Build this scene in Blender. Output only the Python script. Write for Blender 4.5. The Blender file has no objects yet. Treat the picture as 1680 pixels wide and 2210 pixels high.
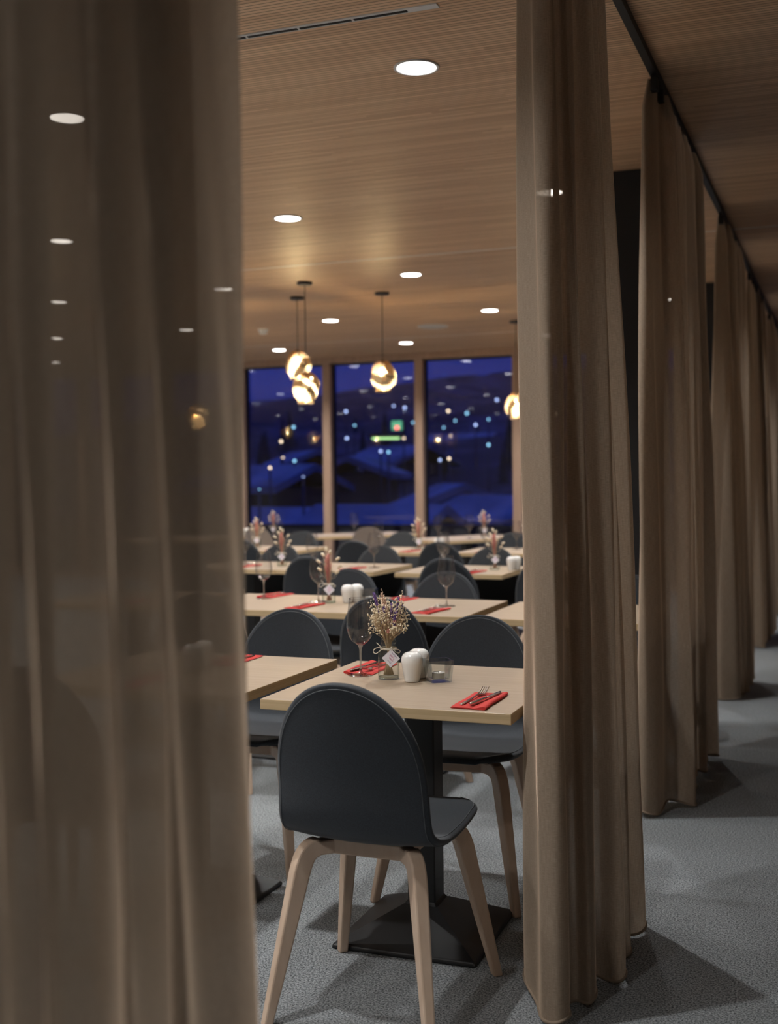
import bpy, bmesh, math, random
from mathutils import Vector, Matrix, noise
sc = bpy.context.scene
col = sc.collection
PI = math.pi
R = math.radians
rng = random.Random(7)

# ------------------------------------------------------------------ camera
H = 2.93                       # ceiling height
yaw, pitch, roll = R(21.184), R(1.628), R(.627)
v0 = Vector((-math.sin(yaw), math.cos(yaw), 0)); r0 = Vector((math.cos(yaw), math.sin(yaw), 0)); u0 = Vector((0, 0, 1))
vv = v0*math.cos(pitch) - u0*math.sin(pitch); uu = u0*math.cos(pitch) + v0*math.sin(pitch)
rr = r0*math.cos(roll) - uu*math.sin(roll); u2 = uu*math.cos(roll) + r0*math.sin(roll)
cd = bpy.data.cameras.new('camera'); cam = bpy.data.objects.new('camera', cd); col.objects.link(cam)
cd.sensor_fit = 'HORIZONTAL'; cd.sensor_width = 24; cd.lens = 2553.4/1680*24
cd.clip_start = .05; cd.clip_end = 900
cam.matrix_world = Matrix((( rr.x, u2.x, -vv.x, 0), (rr.y, u2.y, -vv.y, 0), (rr.z, u2.z, -vv.z, 1.35), (0, 0, 0, 1)))
cd.dof.use_dof = True; cd.dof.focus_distance = 3.35; cd.dof.aperture_fstop = 2.5
sc.camera = cam
sc.view_settings.view_transform = 'Standard'; sc.view_settings.look = 'None'
sc.view_settings.gamma = 1; sc.view_settings.use_curve_mapping = False
sc.view_settings.exposure = 0.46
sc.cycles.transparent_max_bounces = 40
sc.cycles.max_bounces = 10; sc.cycles.diffuse_bounces = 6; sc.cycles.glossy_bounces = 4
sc.cycles.transmission_bounces = 8
sc.cycles.sample_clamp_indirect = 4
sc.cycles.caustics_refractive = False; sc.cycles.caustics_reflective = False
SPOT_W = 92.0                  # power of one ceiling downlight
AISLE_FILL_W = 1.2                 # power of one weak fill lamp added over the aisle
PENDANT_W = 15.0

# ------------------------------------------------------------------ dusk sky
w = bpy.data.worlds.new('dusk'); sc.world = w; w.use_nodes = True
nt = w.node_tree; nt.nodes.clear()
def N(t, kind, **kw):
    n = t.nodes.new(kind)
    for k, v in kw.items():
        if k.startswith('i_'):
            key = k[2:]; key = int(key) if key.isdigit() else key.replace('_', ' ')
            n.inputs[key].default_value = v
        else: setattr(n, k, v)
    return n
tc = N(nt, 'ShaderNodeTexCoord'); sep = N(nt, 'ShaderNodeSeparateXYZ'); nt.links.new(tc.outputs['Generated'], sep.inputs[0])
nz = N(nt, 'ShaderNodeTexNoise', i_Scale=5.0, i_Detail=4.0)
mp = N(nt, 'ShaderNodeMapping'); mp.inputs['Scale'].default_value = (1, 1, 5)
nt.links.new(tc.outputs['Generated'], mp.inputs[0]); nt.links.new(mp.outputs[0], nz.inputs['Vector'])
ad = N(nt, 'ShaderNodeMath', operation='MULTIPLY_ADD'); ad.inputs[1].default_value = .25
nt.links.new(nz.outputs[0], ad.inputs[0]); nt.links.new(sep.outputs[2], ad.inputs[2])
cr = N(nt, 'ShaderNodeValToRGB')
cr.color_ramp.elements[0].position = .10; cr.color_ramp.elements[0].color = (.014, .018, .12, 1)
cr.color_ramp.elements[1].position = .9; cr.color_ramp.elements[1].color = (.04, .08, .55, 1)
e = cr.color_ramp.elements.new(.22); e.color = (.016, .026, .19, 1)
nt.links.new(ad.outputs[0], cr.inputs[0])
bg = N(nt, 'ShaderNodeBackground', i_Strength=.85); nt.links.new(cr.outputs[0], bg.inputs[0])
wo = N(nt, 'ShaderNodeOutputWorld'); nt.links.new(bg.outputs[0], wo.inputs[0])

# ------------------------------------------------------------------ materials
def mat(name):
    m = bpy.data.materials.new(name); m.use_nodes = True; t = m.node_tree; t.nodes.clear()
    o = N(t, 'ShaderNodeOutputMaterial'); return m, t, o
def L(t, a, b): t.links.new(a, b)
def bsdf(t, o, color, rough=.5, metal=0, **kw):
    p = N(t, 'ShaderNodeBsdfPrincipled'); p.inputs['Roughness'].default_value = rough; p.inputs['Metallic'].default_value = metal
    p.inputs['Base Color'].default_value = (*color, 1)
    for k, v in kw.items(): p.inputs[k.replace('_', ' ')].default_value = v
    L(t, p.outputs[0], o.inputs[0]); return p
def objcoord(t, scale=(1, 1, 1), rot=(0, 0, 0)):
    c = N(t, 'ShaderNodeTexCoord'); m = N(t, 'ShaderNodeMapping'); m.inputs['Scale'].default_value = scale; m.inputs['Rotation'].default_value = rot
    L(t, c.outputs['Object'], m.inputs[0]); return m.outputs[0]
def bump(t, h, p, strength=.3, dist=.001):
    b = N(t, 'ShaderNodeBump'); b.inputs['Strength'].default_value = strength; b.inputs['Distance'].default_value = dist
    L(t, h, b.inputs['Height']); L(t, b.outputs[0], p.inputs['Normal']); return b
def noisy(name, c1, c2, scale=(20, 20, 20), rough=.5, metal=0, nscale=1.0, detail=3, bs=.2, bd=.001, lo=.3, hi=.7, rot=(0, 0, 0), **kw):
    m, t, o = mat(name); p = bsdf(t, o, c1, rough, metal, **kw)
    n = N(t, 'ShaderNodeTexNoise', i_Scale=nscale, i_Detail=detail); L(t, objcoord(t, scale, rot), n.inputs['Vector'])
    r = N(t, 'ShaderNodeValToRGB'); r.color_ramp.elements[0].position = lo; r.color_ramp.elements[1].position = hi
    r.color_ramp.elements[0].color = (*c1, 1); r.color_ramp.elements[1].color = (*c2, 1)
    L(t, n.outputs[0], r.inputs[0]); L(t, r.outputs[0], p.inputs['Base Color'])
    if bs: bump(t, n.outputs[0], p, bs, bd)
    return m

def math_(t, op, a, b=None, c=None):
    n = N(t, 'ShaderNodeMath', operation=op)
    for i, v in enumerate((a, b, c)):
        if v is None: continue
        if isinstance(v, (int, float)): n.inputs[i].default_value = v
        else: L(t, v, n.inputs[i])
    return n.outputs[0]
def ceiling_material():
    m, t, o = mat('slatted_wood_ceiling'); p = bsdf(t, o, (.5, .3, .2), .46)
    v = objcoord(t); sp_ = N(t, 'ShaderNodeSeparateXYZ'); L(t, v, sp_.inputs[0])
    q = math_(t, 'DIVIDE', sp_.outputs[1], .0217); row = math_(t, 'FLOOR', q); fr = math_(t, 'FRACT', q)
    w1 = N(t, 'ShaderNodeTexWhiteNoise', noise_dimensions='1D'); L(t, row, w1.inputs['W'])
    xs = math_(t, 'FLOOR', math_(t, 'DIVIDE', math_(t, 'MULTIPLY_ADD', w1.outputs[0], 3.7, sp_.outputs[0]), .95))
    cb = N(t, 'ShaderNodeCombineXYZ'); L(t, row, cb.inputs[0]); L(t, xs, cb.inputs[1])
    w2 = N(t, 'ShaderNodeTexWhiteNoise', noise_dimensions='2D'); L(t, cb.outputs[0], w2.inputs['Vector'])
    r = N(t, 'ShaderNodeValToRGB'); r.color_ramp.elements[0].position = 0; r.color_ramp.elements[1].position = 1
    r.color_ramp.elements[0].color = (.70, .43, .245, 1); r.color_ramp.elements[1].color = (.93, .635, .395, 1)
    L(t, w2.outputs[0], r.inputs[0])
    n = N(t, 'ShaderNodeTexNoise', i_Scale=1.0, i_Detail=4.0); L(t, objcoord(t, (1.3, 40, 1)), n.inputs['Vector'])
    r2 = N(t, 'ShaderNodeValToRGB'); r2.color_ramp.elements[0].position = .3; r2.color_ramp.elements[1].position = .7
    r2.color_ramp.elements[0].color = (.84, .81, .78, 1); r2.color_ramp.elements[1].color = (1, 1, 1, 1); L(t, n.outputs[0], r2.inputs[0])
    mx = N(t, 'ShaderNodeMix', data_type='RGBA', blend_type='MULTIPLY'); mx.inputs[0].default_value = 1
    L(t, r.outputs[0], mx.inputs[6]); L(t, r2.outputs[0], mx.inputs[7])
    g = N(t, 'ShaderNodeMapRange', interpolation_type='SMOOTHSTEP'); g.inputs[1].default_value = .13; g.inputs[2].default_value = .22; L(t, fr, g.inputs[0])
    m2 = N(t, 'ShaderNodeMix', data_type='RGBA'); L(t, g.outputs[0], m2.inputs[0]); m2.inputs[6].default_value = (.16, .09, .05, 1); L(t, mx.outputs[2], m2.inputs[7])
    L(t, m2.outputs[2], p.inputs['Base Color']); bump(t, g.outputs[0], p, .3, .003); return m
def carpet_material():
    m, t, o = mat('heather_grey_carpet'); p = bsdf(t, o, (.2, .21, .22), .95)
    v = objcoord(t)
    n = N(t, 'ShaderNodeTexNoise', i_Scale=185.0, i_Detail=3.0, i_Roughness=.75); L(t, v, n.inputs['Vector'])
    r = N(t, 'ShaderNodeValToRGB'); e = r.color_ramp.elements
    e[0].position = .39; e[0].color = (.040, .046, .052, 1); e[1].position = .59; e[1].color = (.36, .38, .395, 1)
    x = e.new(.47); x.color = (.155, .170, .180, 1)
    L(t, n.outputs[0], r.inputs[0])
    # carpet tiles: faint tone change from tile to tile
    b = N(t, 'ShaderNodeTexBrick'); b.offset = 0; b.inputs['Scale'].default_value = 1
    b.inputs['Brick Width'].default_value = 1.0; b.inputs['Row Height'].default_value = 1.0; b.inputs['Mortar Size'].default_value = .001
    b.inputs['Color1'].default_value = (1, 1, 1, 1); b.inputs['Color2'].default_value = (.84, .85, .86, 1); b.inputs['Mortar'].default_value = (.8, .8, .8, 1)
    L(t, v, b.inputs['Vector'])
    mx = N(t, 'ShaderNodeMix', data_type='RGBA', blend_type='MULTIPLY'); mx.inputs[0].default_value = 1
    L(t, r.outputs[0], mx.inputs[6]); L(t, b.outputs[0], mx.inputs[7]); L(t, mx.outputs[2], p.inputs['Base Color'])
    bump(t, n.outputs[0], p, .4, .003)
    return m
def curtain_material(name, tr=.085):
    m, t, o = mat(name)
    uv = N(t, 'ShaderNodeUVMap'); uv.uv_map = 'UVMap'
    def thread(sc):
        mp = N(t, 'ShaderNodeMapping'); mp.inputs['Scale'].default_value = sc; L(t, uv.outputs[0], mp.inputs[0])
        n = N(t, 'ShaderNodeTexNoise', i_Scale=1.0, i_Detail=2.0); L(t, mp.outputs[0], n.inputs['Vector']); return n.outputs[0]
    a = thread((60, 800, 1)); b = thread((900, 25, 1))
    s = N(t, 'ShaderNodeMath', operation='ADD'); L(t, a, s.inputs[0]); L(t, b, s.inputs[1])
    r = N(t, 'ShaderNodeValToRGB'); r.color_ramp.elements[0].position = .38; r.color_ramp.elements[1].position = .62
    h = N(t, 'ShaderNodeMath', operation='MULTIPLY'); h.inputs[1].default_value = .5; L(t, s.outputs[0], h.inputs[0]); L(t, h.outputs[0], r.inputs[0])
    r.color_ramp.elements[0].color = (.33, .258, .195, 1); r.color_ramp.elements[1].color = (.44, .350, .268, 1)
    d = N(t, 'ShaderNodeBsdfDiffuse'); tl = N(t, 'ShaderNodeBsdfTranslucent'); tp = N(t, 'ShaderNodeBsdfTransparent')
    L(t, r.outputs[0], d.inputs[0]); L(t, r.outputs[0], tl.inputs[0])
    tp.inputs[0].default_value = (1, .92, .84, 1)
    m1 = N(t, 'ShaderNodeMixShader'); m1.inputs[0].default_value = .38; L(t, d.outputs[0], m1.inputs[1]); L(t, tl.outputs[0], m1.inputs[2])
    # open weave: the gaps between threads let a little through
    f = N(t, 'ShaderNodeMapRange'); f.inputs[1].default_value = .4; f.inputs[2].default_value = .6; f.inputs[3].default_value = tr*1.7; f.inputs[4].default_value = tr*.3
    L(t, h.outputs[0], f.inputs[0])
    m2 = N(t, 'ShaderNodeMixShader'); L(t, f.outputs[0], m2.inputs[0]); L(t, m1.outputs[0], m2.inputs[1]); L(t, tp.outputs[0], m2.inputs[2])
    # seen edge-on the weave closes up, and loose fibres catch the light
    lw = N(t, 'ShaderNodeLayerWeight', i_Blend=.5)
    p2 = N(t, 'ShaderNodeMath', operation='POWER'); p2.inputs[1].default_value = 1.5; L(t, lw.outputs['Facing'], p2.inputs[0])
    iv = N(t, 'ShaderNodeMath', operation='SUBTRACT'); iv.inputs[0].default_value = 1; L(t, p2.outputs[0], iv.inputs[1])
    ml = N(t, 'ShaderNodeMath', operation='MULTIPLY'); L(t, iv.outputs[0], ml.inputs[0]); L(t, f.outputs[0], ml.inputs[1]); L(t, ml.outputs[0], m2.inputs[0])
    sh = N(t, 'ShaderNodeBsdfSheen'); sh.inputs['Roughness'].default_value = .25; sh.inputs[0].default_value = (.62, .49, .37, 1)
    as_ = N(t, 'ShaderNodeAddShader'); L(t, m1.outputs[0], as_.inputs[0]); L(t, sh.outputs[0], as_.inputs[1]); L(t, as_.outputs[0], m2.inputs[1])
    L(t, m2.outputs[0], o.inputs[0]); return m
def thin_glass(name, tint=(1, 1, 1), edge=(.75, .8, .82), base=.05, k=1.0, rough=.0, power=.5):
    m, t, o = mat(name)
    lw = N(t, 'ShaderNodeLayerWeight', i_Blend=power)
    mc = N(t, 'ShaderNodeMix', data_type='RGBA'); mc.inputs[6].default_value = (*tint, 1); mc.inputs[7].default_value = (*edge, 1)
    L(t, lw.outputs['Facing'], mc.inputs[0])
    tp = N(t, 'ShaderNodeBsdfTransparent'); L(t, mc.outputs[2], tp.inputs[0])
    g = N(t, 'ShaderNodeBsdfGlossy'); g.inputs['Roughness'].default_value = rough
    l2 = N(t, 'ShaderNodeLayerWeight', i_Blend=.5)
    f = N(t, 'ShaderNodeMath', operation='POWER'); f.inputs[1].default_value = 4.0; L(t, l2.outputs['Facing'], f.inputs[0])
    a = N(t, 'ShaderNodeMath', operation='MULTIPLY_ADD'); a.inputs[1].default_value = k*.45; a.inputs[2].default_value = base + .03; a.use_clamp = True
    L(t, f.outputs[0], a.inputs[0])
    mx = N(t, 'ShaderNodeMixShader'); L(t, a.outputs[0], mx.inputs[0]); L(t, tp.outputs[0], mx.inputs[1]); L(t, g.outputs[0], mx.inputs[2])
    L(t, mx.outputs[0], o.inputs[0]); return m
def solid_glass(name, c=(1, 1, 1)):
    m, t, o = mat(name); p = bsdf(t, o, c, .01); p.inputs['Transmission Weight'].default_value = 1; p.inputs['IOR'].default_value = 1.48; return m
def emitter(name, c, s):
    m, t, o = mat(name); e = N(t, 'ShaderNodeEmission'); e.inputs[0].default_value = (*c, 1); e.inputs[1].default_value = s
    L(t, e.outputs[0], o.inputs[0]); return m
def plain(name, c, rough=.5, metal=0, **kw):
    m, t, o = mat(name); bsdf(t, o, c, rough, metal, **kw); return m
def shade_material():
    m, t, o = mat('amber_mirror_glass')
    v = objcoord(t, (1, 1, 1))
    nw = N(t, 'ShaderNodeTexNoise', i_Scale=4.0, i_Detail=1.0); L(t, v, nw.inputs['Vector'])
    wv = N(t, 'ShaderNodeTexWave', bands_direction='DIAGONAL'); wv.inputs['Scale'].default_value = 3.2; wv.inputs['Distortion'].default_value = 5.0
    wv.inputs['Detail'].default_value = 1.0; wv.inputs['Detail Scale'].default_value = 1.0; L(t, v, wv.inputs['Vector'])
    r = N(t, 'ShaderNodeValToRGB'); r.color_ramp.elements[0].position = .45; r.color_ramp.elements[1].position = .72
    r.color_ramp.elements[0].color = (.02, .02, .02, 1); r.color_ramp.elements[1].color = (.75, .75, .75, 1)
    L(t, wv.outputs[0], r.inputs[0])
    g = N(t, 'ShaderNodeBsdfGlossy'); g.inputs[0].default_value = (.75, .50, .26, 1); g.inputs['Roughness'].default_value = .16
    tl = N(t, 'ShaderNodeBsdfTranslucent'); tl.inputs[0].default_value = (.40, .31, .19, 1)
    tp = N(t, 'ShaderNodeBsdfTransparent'); tp.inputs[0].default_value = (1, .84, .56, 1)
    mi = N(t, 'ShaderNodeMixShader'); mi.inputs[0].default_value = .72; L(t, tl.outputs[0], mi.inputs[1]); L(t, tp.outputs[0], mi.inputs[2])
    mx = N(t, 'ShaderNodeMixShader'); L(t, r.outputs[0], mx.inputs[0]); L(t, g.outputs[0], mx.inputs[1]); L(t, mi.outputs[0], mx.inputs[2])
    L(t, mx.outputs[0], o.inputs[0]); return m

M = {}
M['ceiling'] = ceiling_material()
M['carpet'] = carpet_material()
M['curtain'] = curtain_material('brown_sheer_linen')
M['hem'] = curtain_material('brown_linen_hem', .02)
M['table'] = noisy('pale_maple_top', (.355, .278, .20), (.305, .232, .158), (2.2, 60, 60), .42, nscale=1.2, detail=5, bs=.03, bd=.0005)
M['table_edge'] = noisy('maple_edge_band', (.62, .46, .27), (.50, .36, .19), (1.5, 1.5, 220), .5, nscale=1.0, detail=4, bs=.05)
M['leg_wood'] = noisy('beech_legs', (.60, .46, .35), (.52, .38, .28), (18, 18, 4), .45, nscale=2.0, detail=5, bs=.04)
M['frame_wood'] = noisy('pale_window_timber', (.44, .30, .22), (.36, .235, .165), (20, 20, 1.5), .55, nscale=1.0, detail=4, bs=.04)
M['fabric'] = noisy('charcoal_wool', (.020, .0245, .030), (.037, .0445, .056), (500, 500, 500), .85, nscale=1.0, detail=2, bs=.25, bd=.0006, Sheen_Weight=.18, Sheen_Roughness=.4)
M['taupe'] = noisy('taupe_wool', (.16, .13, .11), (.21, .17, .145), (500, 500, 500), .85, nscale=1.0, detail=2, bs=.25, bd=.0006)
M['stitch'] = plain('dark_stitching', (.11, .12, .13), .8)
M['black'] = plain('black_powder_coat', (.012, .012, .013), .42)
M['pillar'] = noisy('black_pillar_paint', (.010, .010, .012), (.013, .013, .015), (3, 3, 3), .7, bs=.02)
M['track'] = plain('black_curtain_track', (.008, .008, .009), .5)
M['white'] = plain('white_enamel', (.78, .78, .77), .4)
M['ceramic'] = plain('white_glazed_ceramic', (.80, .80, .78), .12, 0, Coat_Weight=.4)
M['red'] = noisy('red_paper_napkin', (.52, .028, .023), (.46, .022, .018), (300, 300, 300), .8, bs=.2, bd=.0004)
M['steel'] = plain('polished_cutlery_steel', (.62, .61, .60), .16, 1)
M['bowl_glass'] = thin_glass('clear_wine_glass', (.985, .985, .985), (.66, .67, .70), .045, 2.0, .045)
M['stem_glass'] = thin_glass('clear_glass_stem', (.93, .93, .95), (.7, .72, .76), .34, 1.3, .05)
M['jar_glass'] = thin_glass('clear_jar_glass', (.97, .985, .975), (.62, .69, .65), .03, 1.4)
M['cube_glass'] = thin_glass('thick_clear_glass', (.97, .98, .985), (.55, .62, .66), .04, 1.4)
M['pane'] = thin_glass('double_glazing', (.9, .92, .95), (.8, .82, .86), .02, 1.5)
M['wax'] = plain('white_wax', (.82, .80, .75), .5, 0, Subsurface_Weight=.0)
M['tin'] = plain('tealight_tin', (.75, .75, .74), .3, 1)
M['twine'] = plain('cream_twine', (.66, .60, .50), .9)
M['card'] = plain('white_gift_card', (.78, .76, .82), .7)
M['ink_pink'] = plain('pink_ink', (.60, .25, .40), .7)
M['ink_purple'] = plain('purple_ink', (.12, .06, .20), .7)
M['straw'] = noisy('dried_straw', (.66, .53, .36), (.50, .38, .23), (60, 60, 20), .85)
M['cream_bud'] = noisy('cream_buds', (.84, .75, .58), (.72, .60, .42), (90, 90, 90), .9)
M['plume'] = noisy('pink_plume', (.82, .63, .50), (.72, .52, .40), (120, 120, 60), .95)
M['rose'] = noisy('dusty_pink_petals', (.66, .33, .27), (.55, .25, .20), (90, 90, 90), .9)
M['lavender'] = noisy('dried_lavender', (.12, .07, .24), (.20, .12, .33), (200, 200, 200), .9)
M['redstem'] = noisy('dusky_red_stems', (.50, .13, .12), (.42, .2, .17), (90, 90, 40), .9)
M['led'] = emitter('downlight_glow', (1, .98, .95), 14)
M['led_fill'] = emitter('fill_lamp_glow', (1, .95, .88), 3)
M['bulb'] = emitter('warm_bulb', (1, .88, .70), 22)
M['shade'] = shade_material()
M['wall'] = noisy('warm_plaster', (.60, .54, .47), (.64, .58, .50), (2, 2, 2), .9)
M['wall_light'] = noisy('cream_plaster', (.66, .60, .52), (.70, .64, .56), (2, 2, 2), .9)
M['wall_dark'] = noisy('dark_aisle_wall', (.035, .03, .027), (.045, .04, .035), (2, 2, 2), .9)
M['grille'] = plain('speaker_grille', (.62, .58, .54), .6)
M['silver_line'] = plain('anodised_joint_strip', (.85, .82, .78), .5, 0)
M['slot'] = plain('black_air_slot', (.01, .01, .01), .8)
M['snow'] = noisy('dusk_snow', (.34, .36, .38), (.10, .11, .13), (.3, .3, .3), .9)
M['dark_house'] = noisy('dark_timber_facade', (.035, .03, .03), (.06, .05, .045), (1, 1, 3), .9)

M['fir'] = noisy('dark_fir_needles', (.012, .016, .014), (.03, .035, .035), (2, 2, 2), .9)
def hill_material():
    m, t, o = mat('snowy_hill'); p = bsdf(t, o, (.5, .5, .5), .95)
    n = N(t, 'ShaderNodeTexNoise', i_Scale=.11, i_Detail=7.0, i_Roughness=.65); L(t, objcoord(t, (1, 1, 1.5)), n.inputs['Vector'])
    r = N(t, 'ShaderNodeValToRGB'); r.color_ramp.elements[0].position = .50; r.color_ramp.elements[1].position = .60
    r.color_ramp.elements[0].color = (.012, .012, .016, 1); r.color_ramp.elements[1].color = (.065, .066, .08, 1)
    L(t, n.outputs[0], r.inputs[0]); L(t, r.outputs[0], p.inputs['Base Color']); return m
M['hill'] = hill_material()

# ------------------------------------------------------------------ mesh helpers
class MB:
    def __init__(s): s.v = []; s.f = []; s.sm = []
    def add(s, vs, fs, smooth=False):
        o = len(s.v); s.v += [tuple(p) for p in vs]; s.f += [tuple(i+o for i in f) for f in fs]; s.sm += [smooth]*len(fs); return s
    def box(s, x0, y0, z0, x1, y1, z1):
        vs = [(x0,y0,z0),(x1,y0,z0),(x1,y1,z0),(x0,y1,z0),(x0,y0,z1),(x1,y0,z1),(x1,y1,z1),(x0,y1,z1)]
        return s.add(vs, [(0,3,2,1),(4,5,6,7),(0,1,5,4),(1,2,6,5),(2,3,7,6),(3,0,4,7)])
    def lathe(s, prof, n=32, c=(0, 0), cap0=False, cap1=False, f=None):
        vs = []
        for r, z in prof:
            for k in range(n):
                a = 2*PI*k/n
                x, y = math.cos(a), math.sin(a)
                if f: q = f(a); x *= q; y *= q
                vs.append((c[0]+r*x, c[1]+r*y, z))
        fs = [(i*n+k, i*n+(k+1) % n, (i+1)*n+(k+1) % n, (i+1)*n+k) for i in range(len(prof)-1) for k in range(n)]
        if cap0: fs.append(tuple(range(n-1, -1, -1)))
        if cap1: fs.append(tuple((len(prof)-1)*n+k for k in range(n)))
        return s.add(vs, fs, True)
    def tube(s, pts, r, n=6, caps=True):
        pts = [Vector(p) for p in pts]; m = len(pts); rs = r if isinstance(r, (list, tuple)) else [r]*m
        vs = []; prev = None
        for i, p in enumerate(pts):
            t = (pts[min(i+1, m-1)] - pts[max(i-1, 0)])
            t = t.normalized() if t.length > 1e-9 else Vector((0, 0, 1))
            if prev is None:
                a = Vector((0, 0, 1)) if abs(t.z) < .9 else Vector((1, 0, 0)); u = t.cross(a).normalized()
            else: u = (prev - t*prev.dot(t)).normalized()
            prev = u; w_ = t.cross(u)
            for k in range(n):
                an = 2*PI*k/n; vs.append(p + (u*math.cos(an) + w_*math.sin(an))*rs[i])
        fs = [(i*n+k, i*n+(k+1) % n, (i+1)*n+(k+1) % n, (i+1)*n+k) for i in range(m-1) for k in range(n)]
        if caps: fs += [tuple(range(n-1, -1, -1)), tuple((m-1)*n+k for k in range(n))]
        return s.add(vs, fs, True)
    def ball(s, c, r, sc_=(1, 1, 1), n=6, m=4, d=None):
        vs = []; c = Vector(c)
        q = Vector((0, 0, 1)).rotation_difference(Vector(d)) if d is not None else None
        for i in range(m+1):
            th = PI*i/m
            for k in range(n):
                a = 2*PI*k/n; p = Vector((math.sin(th)*math.cos(a)*sc_[0], math.sin(th)*math.sin(a)*sc_[1], math.cos(th)*sc_[2]))*r
                if q: p = q @ p
                vs.append(c+p)
        fs = [(i*n+k, (i+1)*n+k, (i+1)*n+(k+1) % n, i*n+(k+1) % n) for i in range(m) for k in range(n)]
        return s.add(vs, fs, True)
    def build(s, name, m, parent=None, bevel=0, weld=False, seg=2, smooth=None):
        me = bpy.data.meshes.new(name); me.from_pydata(s.v, [], s.f); me.validate()
        me.polygons.foreach_set('use_smooth', [(x if smooth is None else smooth) for x in s.sm][:len(me.polygons)] if len(me.polygons) == len(s.sm) else [True]*len(me.polygons))
        if weld:
            bm = bmesh.new(); bm.from_mesh(me); bmesh.ops.remove_doubles(bm, verts=bm.verts, dist=1e-5); bmesh.ops.recalc_face_normals(bm, faces=bm.faces); bm.to_mesh(me); bm.free()
        me.materials.append(m); ob = bpy.data.objects.new(name, me); col.objects.link(ob)
        if parent: ob.parent = parent
        if bevel:
            b = ob.modifiers.new('bevel', 'BEVEL'); b.width = bevel; b.segments = seg; b.limit_method = 'ANGLE'; b.angle_limit = R(40)
        return ob
def tag(o, label, cat, group=None, kind=None):
    o['label'] = label; o['category'] = cat
    if group: o['group'] = group
    if kind: o['kind'] = kind
    return o
def empty(name, loc=(0, 0, 0), rz=0):
    o = bpy.data.objects.new(name, None); o.empty_display_size = .05; o.location = loc; o.rotation_euler = (0, 0, rz); col.objects.link(o); return o
def struct(o): o['kind'] = 'structure'; return o
def copy_tree(o, parent=None):
    c = o.copy(); col.objects.link(c); c.parent = parent
    for ch in [x for x in o.children]: copy_tree(ch, c)
    return c
class Proto:
    """first use places the source itself, later uses place copies"""
    def __init__(s, root): s.root = root; s.used = False
    def put(s, loc, rz, label, cat, group, scale=1):
        o = copy_tree(s.root) if s.used else s.root
        s.used = True
        o.location = loc; o.rotation_euler = (0, 0, rz); o.scale = (scale,)*3
        for k in ('label', 'category', 'group'):
            if k in o: del o[k]
        return tag(o, label, cat, group)
def smoothpath(P, sub=6, closed=False):
    out = []
    n = len(P)
    for i in range(n-1):
        p0 = P[max(i-1, 0)]; p1 = P[i]; p2 = P[i+1]; p3 = P[min(i+2, n-1)]
        for k in range(sub):
            t = k/sub
            out.append(tuple(.5*((2*b)+(-a+c)*t+(2*a-5*b+4*c-d)*t*t+(-a+3*b-3*c+d)*t**3) for a, b, c, d in zip(p0, p1, p2, p3)))
    out.append(tuple(P[-1])); return out

# ------------------------------------------------------------------ structure
TX = -.70                      # curtain track
X0, X1, Y0, Y1 = -15.0, 1.9, -3.5, 14.1
struct(MB().box(X0-.2, Y0-.2, -.2, X1+.2, Y1+.35, 0).build('floor', M['carpet']))
struct(MB().box(X0-.2, Y0-.2, H, X1+.2, Y1+.35, H+.2).build('ceiling', M['ceiling']))
struct(MB().box(X0-.2, Y0-.2, 0, X0, Y1+.2, H).build('wall_left', M['wall']))
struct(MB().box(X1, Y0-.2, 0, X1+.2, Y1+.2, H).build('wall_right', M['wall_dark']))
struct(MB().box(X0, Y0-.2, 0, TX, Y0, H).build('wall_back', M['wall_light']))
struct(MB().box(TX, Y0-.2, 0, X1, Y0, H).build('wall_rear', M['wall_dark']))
# window wall
pitchw = 1.272; mx0 = -3.765
mulls = [mx0 + pitchw*k for k in range(-9, 5)]
mulls = [x for x in mulls if X0 < x < X1]
for i, x in enumerate(mulls):
    struct(MB().box(x-.055, Y1-.04, 0, x+.055, Y1+.16, 2.845).build('trim_%d' % (i+1), M['frame_wood'], bevel=.004))
struct(MB().box(X0, Y1-.05, 2.845, X1, Y1+.17, H).build('trim_%d' % (len(mulls)+1), M['frame_wood'], bevel=.004))
struct(MB().box(X0, Y1-.05, 0, X1, Y1+.17, .07).build('trim_%d' % (len(mulls)+2), M['frame_wood'], bevel=.004))
for i in range(len(mulls)-1):
    a, b = mulls[i]+.055, mulls[i+1]-.055
    m_ = MB()
    m_.box(a, Y1+.05, .07, a+.018, Y1+.12, 2.845).box(b-.018, Y1+.05, .07, b, Y1+.12, 2.845)
    m_.box(a+.018, Y1+.05, .07, b-.018, Y1+.12, .09).box(a+.018, Y1+.05, 2.825, b-.018, Y1+.12, 2.845)
    wf = struct(m_.build('window_%d' % (i+1), M['track']))
    MB().box(a+.018, Y1+.075, .09, b-.018, Y1+.099, 2.825).build('pane', M['pane'], wf)
# joint strips and air slot in the ceiling
struct(MB().box(X0, 7.95, H-.002, X1, 7.972, H+.01).build('trim_20', M['silver_line']))
struct(MB().box(X0, 12.54, H-.002, X1, 12.565, H+.01).build('trim_21', M['silver_line']))
df = empty('slot_diffuser', (0, 0, 0)); tag(df, 'thin white slot air diffuser with black slots in the wooden ceiling', 'air diffuser')
MB().box(-3.7, 3.775, H-.004, -1.275, 3.812, H+.01).build('frame', M['white'], df)
for k in range(11):
    x1 = -1.385 - k*.205
    MB().box(x1-.195, 3.788, H-.006, x1, 3.802, H-.003).build('slot', M['slot'], df)

# black pillars between the curtains
for i, (x0, x1, y) in enumerate([(-1.25, -.90, 6.2), (-1.25, -.90, 10.08)]):
    o = MB().box(x0, y, 0, x1, y+.35, H).build('pillar_%d' % (i+1), M['pillar'], bevel=.004); struct(o)

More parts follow.
